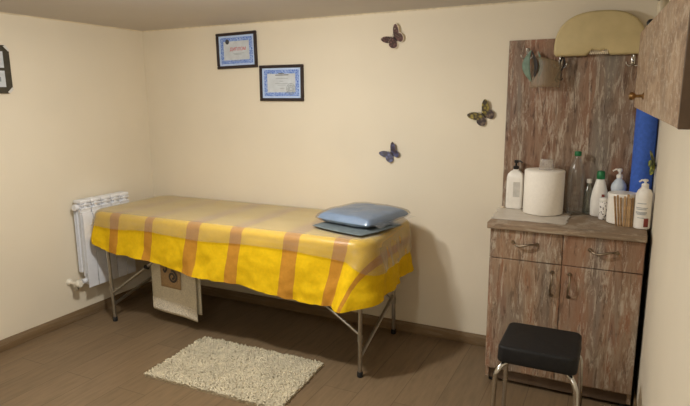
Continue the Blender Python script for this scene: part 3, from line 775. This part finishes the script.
# ------------------------------------------------------------------ stool
t = thing('stool', 'black padded stool with chrome legs standing before the sideboard', 'stool', (2.938,-.835,0))
sx, sy = .152, .145
rs = rrect(-sx, sx, -sy, sy, .03, 6)
bm = bmesh.new(); vs = [bm.verts.new((x, y, .395)) for x, y in rs]; f = bm.faces.new(vs)
r = bmesh.ops.extrude_face_region(bm, geom=[f]); tv = [g for g in r['geom'] if isinstance(g, bmesh.types.BMVert)]
for v_ in tv: v_.co.z = .466; v_.co.x *= .985; v_.co.y *= .97
bmesh.ops.recalc_face_normals(bm, faces=bm.faces[:])
bmesh.ops.bevel(bm, geom=[e for e in bm.edges if abs(e.verts[0].co.z-e.verts[1].co.z) < 1e-6], offset=.012, segments=4, profile=.5, affect='EDGES')
MB().bm_add(bm).obj('seat', 'vinyl', t, angle=50)
MB().tube([(x, y, .3865) for x, y in rrect(-sx+.055, sx-.055, -sy+.06, sy-.06, .03, 5)], .008, 8, closed=True).obj('seat_frame', 'chrome', t)
for qx in (-1, 1):
    for qy in (-1, 1):
        top = (qx*(sx-.055), qy*(sy-.055), .3865)
        lg = MB().tube(smooth_path([top, (qx*(sx-.026), qy*(sy-.030), .381), (qx*(sx-.004), qy*(sy-.009), .35), (qx*(sx+.002), qy*(sy-.006), .30), (qx*(sx+.006), qy*(sy+.0), .15), (qx*(sx+.010), qy*(sy+.006), .012)], 6), .0105, 12).obj('leg', 'chrome', t)
        MB().lathe([(.012,0),(.014,.002),(.014,.02),(.012,.023)], 14, (qx*(sx+.010), qy*(sy+.006), 0)).obj('rubber_foot', 'rubber', lg)

# ------------------------------------------------------------------ certificates
def flatbox(mb, x0, x1, z0, z1, y0, y1, bev=0): return mb.box((x0, y0, z0), (x1, y1, z1), bev, 1)
def certificate(loc, w, h, tilt, label, red):
    t = thing('certificate_frame', label, 'certificate', loc, (0, tilt, 0), 'framed certificates on the back wall')
    f = MB(); b = .019
    for (x0, x1, z0, z1) in ((-w/2, w/2, h/2-b, h/2), (-w/2, w/2, -h/2, -h/2+b), (-w/2, -w/2+b, -h/2+b, h/2-b), (w/2-b, w/2, -h/2+b, h/2-b)): flatbox(f, x0, x1, z0, z1, -.018, 0, .003)
    f.obj('frame', 'frame_dark', t)
    mo = flatbox(MB(), -w/2+b, w/2-b, -h/2+b, h/2-b, -.008, -.004).obj('mount', 'mount', t, smooth=False, label='pale blue margin')
    iw, ih = w/2-b-.014, h/2-b-.012
    bd = flatbox(MB(), -iw, iw, -ih, ih, -.0088, -.0081).obj('ornate_border', 'border', mo, smooth=False, label='blue patterned border')
    pw, ph = iw-.026, ih-.024
    pa = flatbox(MB(), -pw, pw, -ph, ph, -.0096, -.0089).obj('paper', 'paper', mo, smooth=False, label='grey white certificate paper')
    Y = -.0100
    tx = []
    if red:
        cu = bpy.data.curves.new('title_text', 'FONT'); cu.body = 'ДИПЛОМ'; cu.size = .042; cu.align_x = 'CENTER'; cu.align_y = 'CENTER'; cu.extrude = .0003
        to = bpy.data.objects.new('tmp_text', cu); COL.objects.link(to); bpy.context.view_layer.update()
        me = bpy.data.meshes.new_from_object(to.evaluated_get(bpy.context.evaluated_depsgraph_get())); bpy.data.objects.remove(to)
        me.materials.clear(); me.materials.append(M['red_ink'])
        o = bpy.data.objects.new('title_text', me); COL.objects.link(o); o.parent = mo; o.location = (.012, Y, .008); o.rotation_euler = (PI/2, 0, 0); o['label'] = 'red title lettering'
        xs = [v.co.x for v in me.vertices]; s = .128/max(.01, max(xs)-min(xs)); o.scale = (s, s*1.05, 1)
        l = MB()
        for z, a, c in ((-.020,.045,.018), (-.027,.03,.01), (-.066,.035,-.005)): flatbox(l, c-a, c+a, z, z+.0022, Y-.0002, -.0097)
        l.obj('text_line', 'grey_ink', mo, smooth=False)
        MB().lathe([(.016,-.0097),(.015,-.0104)], 24, (-.072,0,.058), ax='y').obj('seal', 'ink', mo, label='round dark seal')
    else:
        l = MB()
        for z, a, c in ((.060,.022,.0), (.050,.050,.006)): flatbox(l, c-a, c+a, z-.002, z+.003, Y-.0002, -.0097)
        l.obj('title_line', 'ink', mo, smooth=False)
        l = MB()
        for z, a, c in ((.062,.02,-.085), (.028,.045,.005), (.010,.014,.002), (-.004,.05,.004), (-.014,.03,.002), (-.035,.018,.006)): flatbox(l, c-a, c+a, z, z+.0022, Y-.0002, -.0097)
        l.obj('text_line', 'grey_ink', mo, smooth=False)
        e = MB()
        for k in range(3):
            e.tube([(.072+(.010+k*.011)*math.cos(a_/24*2*PI), Y, -.038+(.012+k*.011)*math.sin(a_/24*2*PI)) for a_ in range(24)], .0018, 6, closed=True)
        for k in range(8):
            a_ = k/8*2*PI; e.tube([(.072+.03*math.cos(a_), Y, -.038+.032*math.sin(a_)), (.072+.012*math.cos(a_), Y, -.038+.012*math.sin(a_))], .0016, 6)
        e.tube([(.03,Y,-.066),(.05,Y,-.05)], .002, 6); e.v = [(x, -.0098+(y-Y)*.2, z) for x, y, z in e.v]
        e.obj('emblem', 'grey_ink', mo, label='grey round ornamental emblem')
    return t
certificate((.838,-.001,1.765), .325, .232, math.radians(-1.0), 'framed certificate with red title, higher and further left on the back wall', True)
certificate((1.182,-.001,1.547), .330, .228, math.radians(.3), 'framed certificate with dark title and grey emblem, lower of the two', False)

# picture on the left wall
t = thing('picture_frame', 'dark frame with cut corners and silver tips on the left wall', 'picture frame', (.001,-1.225,1.622), (0,0,PI/2))
w, h, k = .19, .133, .022
oc = [(-w+k,-h),(w-k,-h),(w,-h+k),(w,h-k),(w-k,h),(-w+k,h),(-w,h-k),(-w,-h+k)]
MB().prism(oc, -.02, 0, .003).obj('frame', 'frame_olive', t, angle=30)
for x in (-.135, -.03, .075):
    for z in (.008, -.098):
        pa = flatbox(MB(), x, x+.075, z, z+.09, -.0212, -.0198).obj('picture_panel', 'paper', t, smooth=False, label='pale panel')
        MB().box((x+.03, -.0218, z+.03), (x+.05, -.0210, z+.055)).obj('panel_print', 'grey_ink', pa, smooth=False)
for qx in (-1,1):
    for qz in (-1,1): MB().prism([(qx*(w-k),qz*h),(qx*w,qz*(h-k)),(qx*(w-.006),qz*(h-k-.012)),(qx*(w-k-.012),qz*(h-.006))], -.0235, -.001).obj('corner_tip', 'silver', t, label='silver corner tip')

# ------------------------------------------------------------------ butterflies
def butterfly(loc, s, rot, label, fore, hind, rim, axis='y', lift=.35):
    """s: forewing length; head points up in local z; lies on a wall behind it (local +y)"""
    t = thing('butterfly', label, 'butterfly', loc, rot, 'decorative butterflies')
    fw = [(0,.16),(.22,.50),(.52,.80),(.84,.92),(.98,.84),(.98,.62),(.86,.34),(.62,.06),(.3,-.06),(.04,-.08)]
    hw = [(0,.0),(.34,.10),(.64,.06),(.78,-.16),(.72,-.46),(.48,-.66),(.22,-.58),(.05,-.26)]
    def wing(ol, sgn, grow, lay):
        pts = smooth_path([(x, 0, z) for x, z in ol]+[(ol[0][0], 0, ol[0][1])], 4)[:-1]
        c = Vector((sum(p.x for p in pts)/len(pts), 0, sum(p.z for p in pts)/len(pts)))
        V = []
        for p in pts:
            q = c+(p-c)*grow; x, z = max(q.x, .01)*s, q.z*s
            V.append((sgn*x, -lift*x-.003-lay, z))
        n = len(V); W = [(x, y-.0006, z) for x, y, z in V]
        return MB().add(V+W, [tuple(range(n)), tuple(range(2*n-1, n-1, -1))]+[(i, (i+1) % n, n+(i+1) % n, n+i) for i in range(n)])
    for sgn in (-1, 1):
        wg = wing(fw, sgn, 1., .0012).obj('forewing', fore, t, smooth=False)
        if rim: wing(fw, sgn, 1.16, 0).obj('wing_rim', rim, wg, smooth=False)
        wg = wing(hw, sgn, 1., .0004).obj('hindwing', hind, t, smooth=False)
        if rim: wing(hw, sgn, 1.16, -.0006).obj('wing_rim', rim, wg, smooth=False)
    b = MB().tube([(0,-.005,-.32*s),(0,-.006,-.1*s),(0,-.007,.14*s),(0,-.006,.26*s)], [.0015,.0035,.0042,.0022], 8)
    for sgn in (-1, 1): b.tube([(0,-.006,.24*s),(sgn*.14*s,-.009,.5*s)], .0008, 5)
    b.tube([(0,0,0),(0,-.006,0)], .002, 6)
    b.obj('body', 'bf_body', t)
    return t
R_ = math.radians
butterfly((1.962,-.0015,1.782), .062, (0,R_(-42),0), 'rose brown butterfly with pale wing edges, topmost on the back wall', 'bf_pink', 'bf_pink', 'bf_rim')
butterfly((2.487,-.0015,1.350), .068, (0,R_(-42),0), 'dark brown butterfly with olive gold wingtips, nearest the wood panel', 'bf_yellow', 'bf_brown', None, lift=.25)
butterfly((1.948,-.0015,1.117), .058, (0,R_(-38),0), 'violet blue butterfly on the wall above the pillow', 'bf_blue', 'bf_blue', None, lift=.4)
butterfly((XW-.0015,-.215,1.135), .055, (0,R_(-35),-PI/2), 'yellow green butterfly on the right wall beside the blue mat', 'bf_green', 'bf_green', None, lift=.5)

# ------------------------------------------------------------------ lights
def lamp(loc, power, r, label, down=.42):
    t = thing('ceiling_lamp', label, 'lamp', (loc[0], loc[1], H-.001), (0,0,0))
    MB().lathe([(r*.6,0),(r*1.02,-.004),(r*1.02,-.014),(r*.9,-.018)], 40).obj('rim', 'white_gloss', t)
    MB().lathe([(r*.88,-.0185),(r*.8,-.026),(r*.55,-.036),(r*.2,-.041),(.004,-.042)], 40).obj('diffuser', 'glow', t)
    for kd, e, nm in (('POINT', power, 'side_light'), ('AREA', power*down, 'down_light')):     # the dome throws more light down than sideways
        l = bpy.data.lights.new(nm, kd); l.energy = e; l.color = (1, .985, .93)
        if kd == 'POINT': l.shadow_soft_size = .05
        else: l.shape = 'DISK'; l.size = .14
        lo = bpy.data.objects.new(nm, l); COL.objects.link(lo); lo.parent = t; lo.location = (0,0,-.095 if kd == 'POINT' else -.048)
lamp((1.58,-1.46), 33.5, .09, 'round ceiling lamp over the middle of the room')
lamp((2.2,-3.1), 13, .09, 'added fill lamp, out of view near the front of the room')  # added out of view as fill for the right wall, cabinet and stool
w = bpy.data.worlds.new('world'); scn.world = w; w.use_nodes = True
w.node_tree.nodes['Background'].inputs[0].default_value = (.02,.018,.015,1); w.node_tree.nodes['Background'].inputs[1].default_value = 1

# ------------------------------------------------------------------ camera
yaw, pitch, roll, fpx = .4575, -.1867, -.0072, 556.48
cam = bpy.data.cameras.new('camera'); co = bpy.data.objects.new('camera', cam); COL.objects.link(co); scn.camera = co
cam.sensor_fit = 'HORIZONTAL'; cam.sensor_width = 36; cam.lens = fpx*36/690; cam.clip_start = .02
f = Vector((-math.sin(yaw)*math.cos(pitch), math.cos(yaw)*math.cos(pitch), math.sin(pitch)))
r0 = Vector((math.cos(yaw), math.sin(yaw), 0)); u0 = r0.cross(f)
r1 = math.cos(roll)*r0+math.sin(roll)*u0; u1 = -math.sin(roll)*r0+math.cos(roll)*u0
mw = Matrix(((r1.x,u1.x,-f.x,3.167),(r1.y,u1.y,-f.y,-3.124),(r1.z,u1.z,-f.z,1.45),(0,0,0,1)))
co.matrix_world = mw
vs = scn.view_settings; vs.view_transform = 'Standard'; vs.look = 'None'; vs.exposure = 0.; vs.gamma = 1.; vs.use_curve_mapping = False
scn.cycles.max_bounces = 10; scn.cycles.diffuse_bounces = 6; scn.cycles.transparent_max_bounces = 24
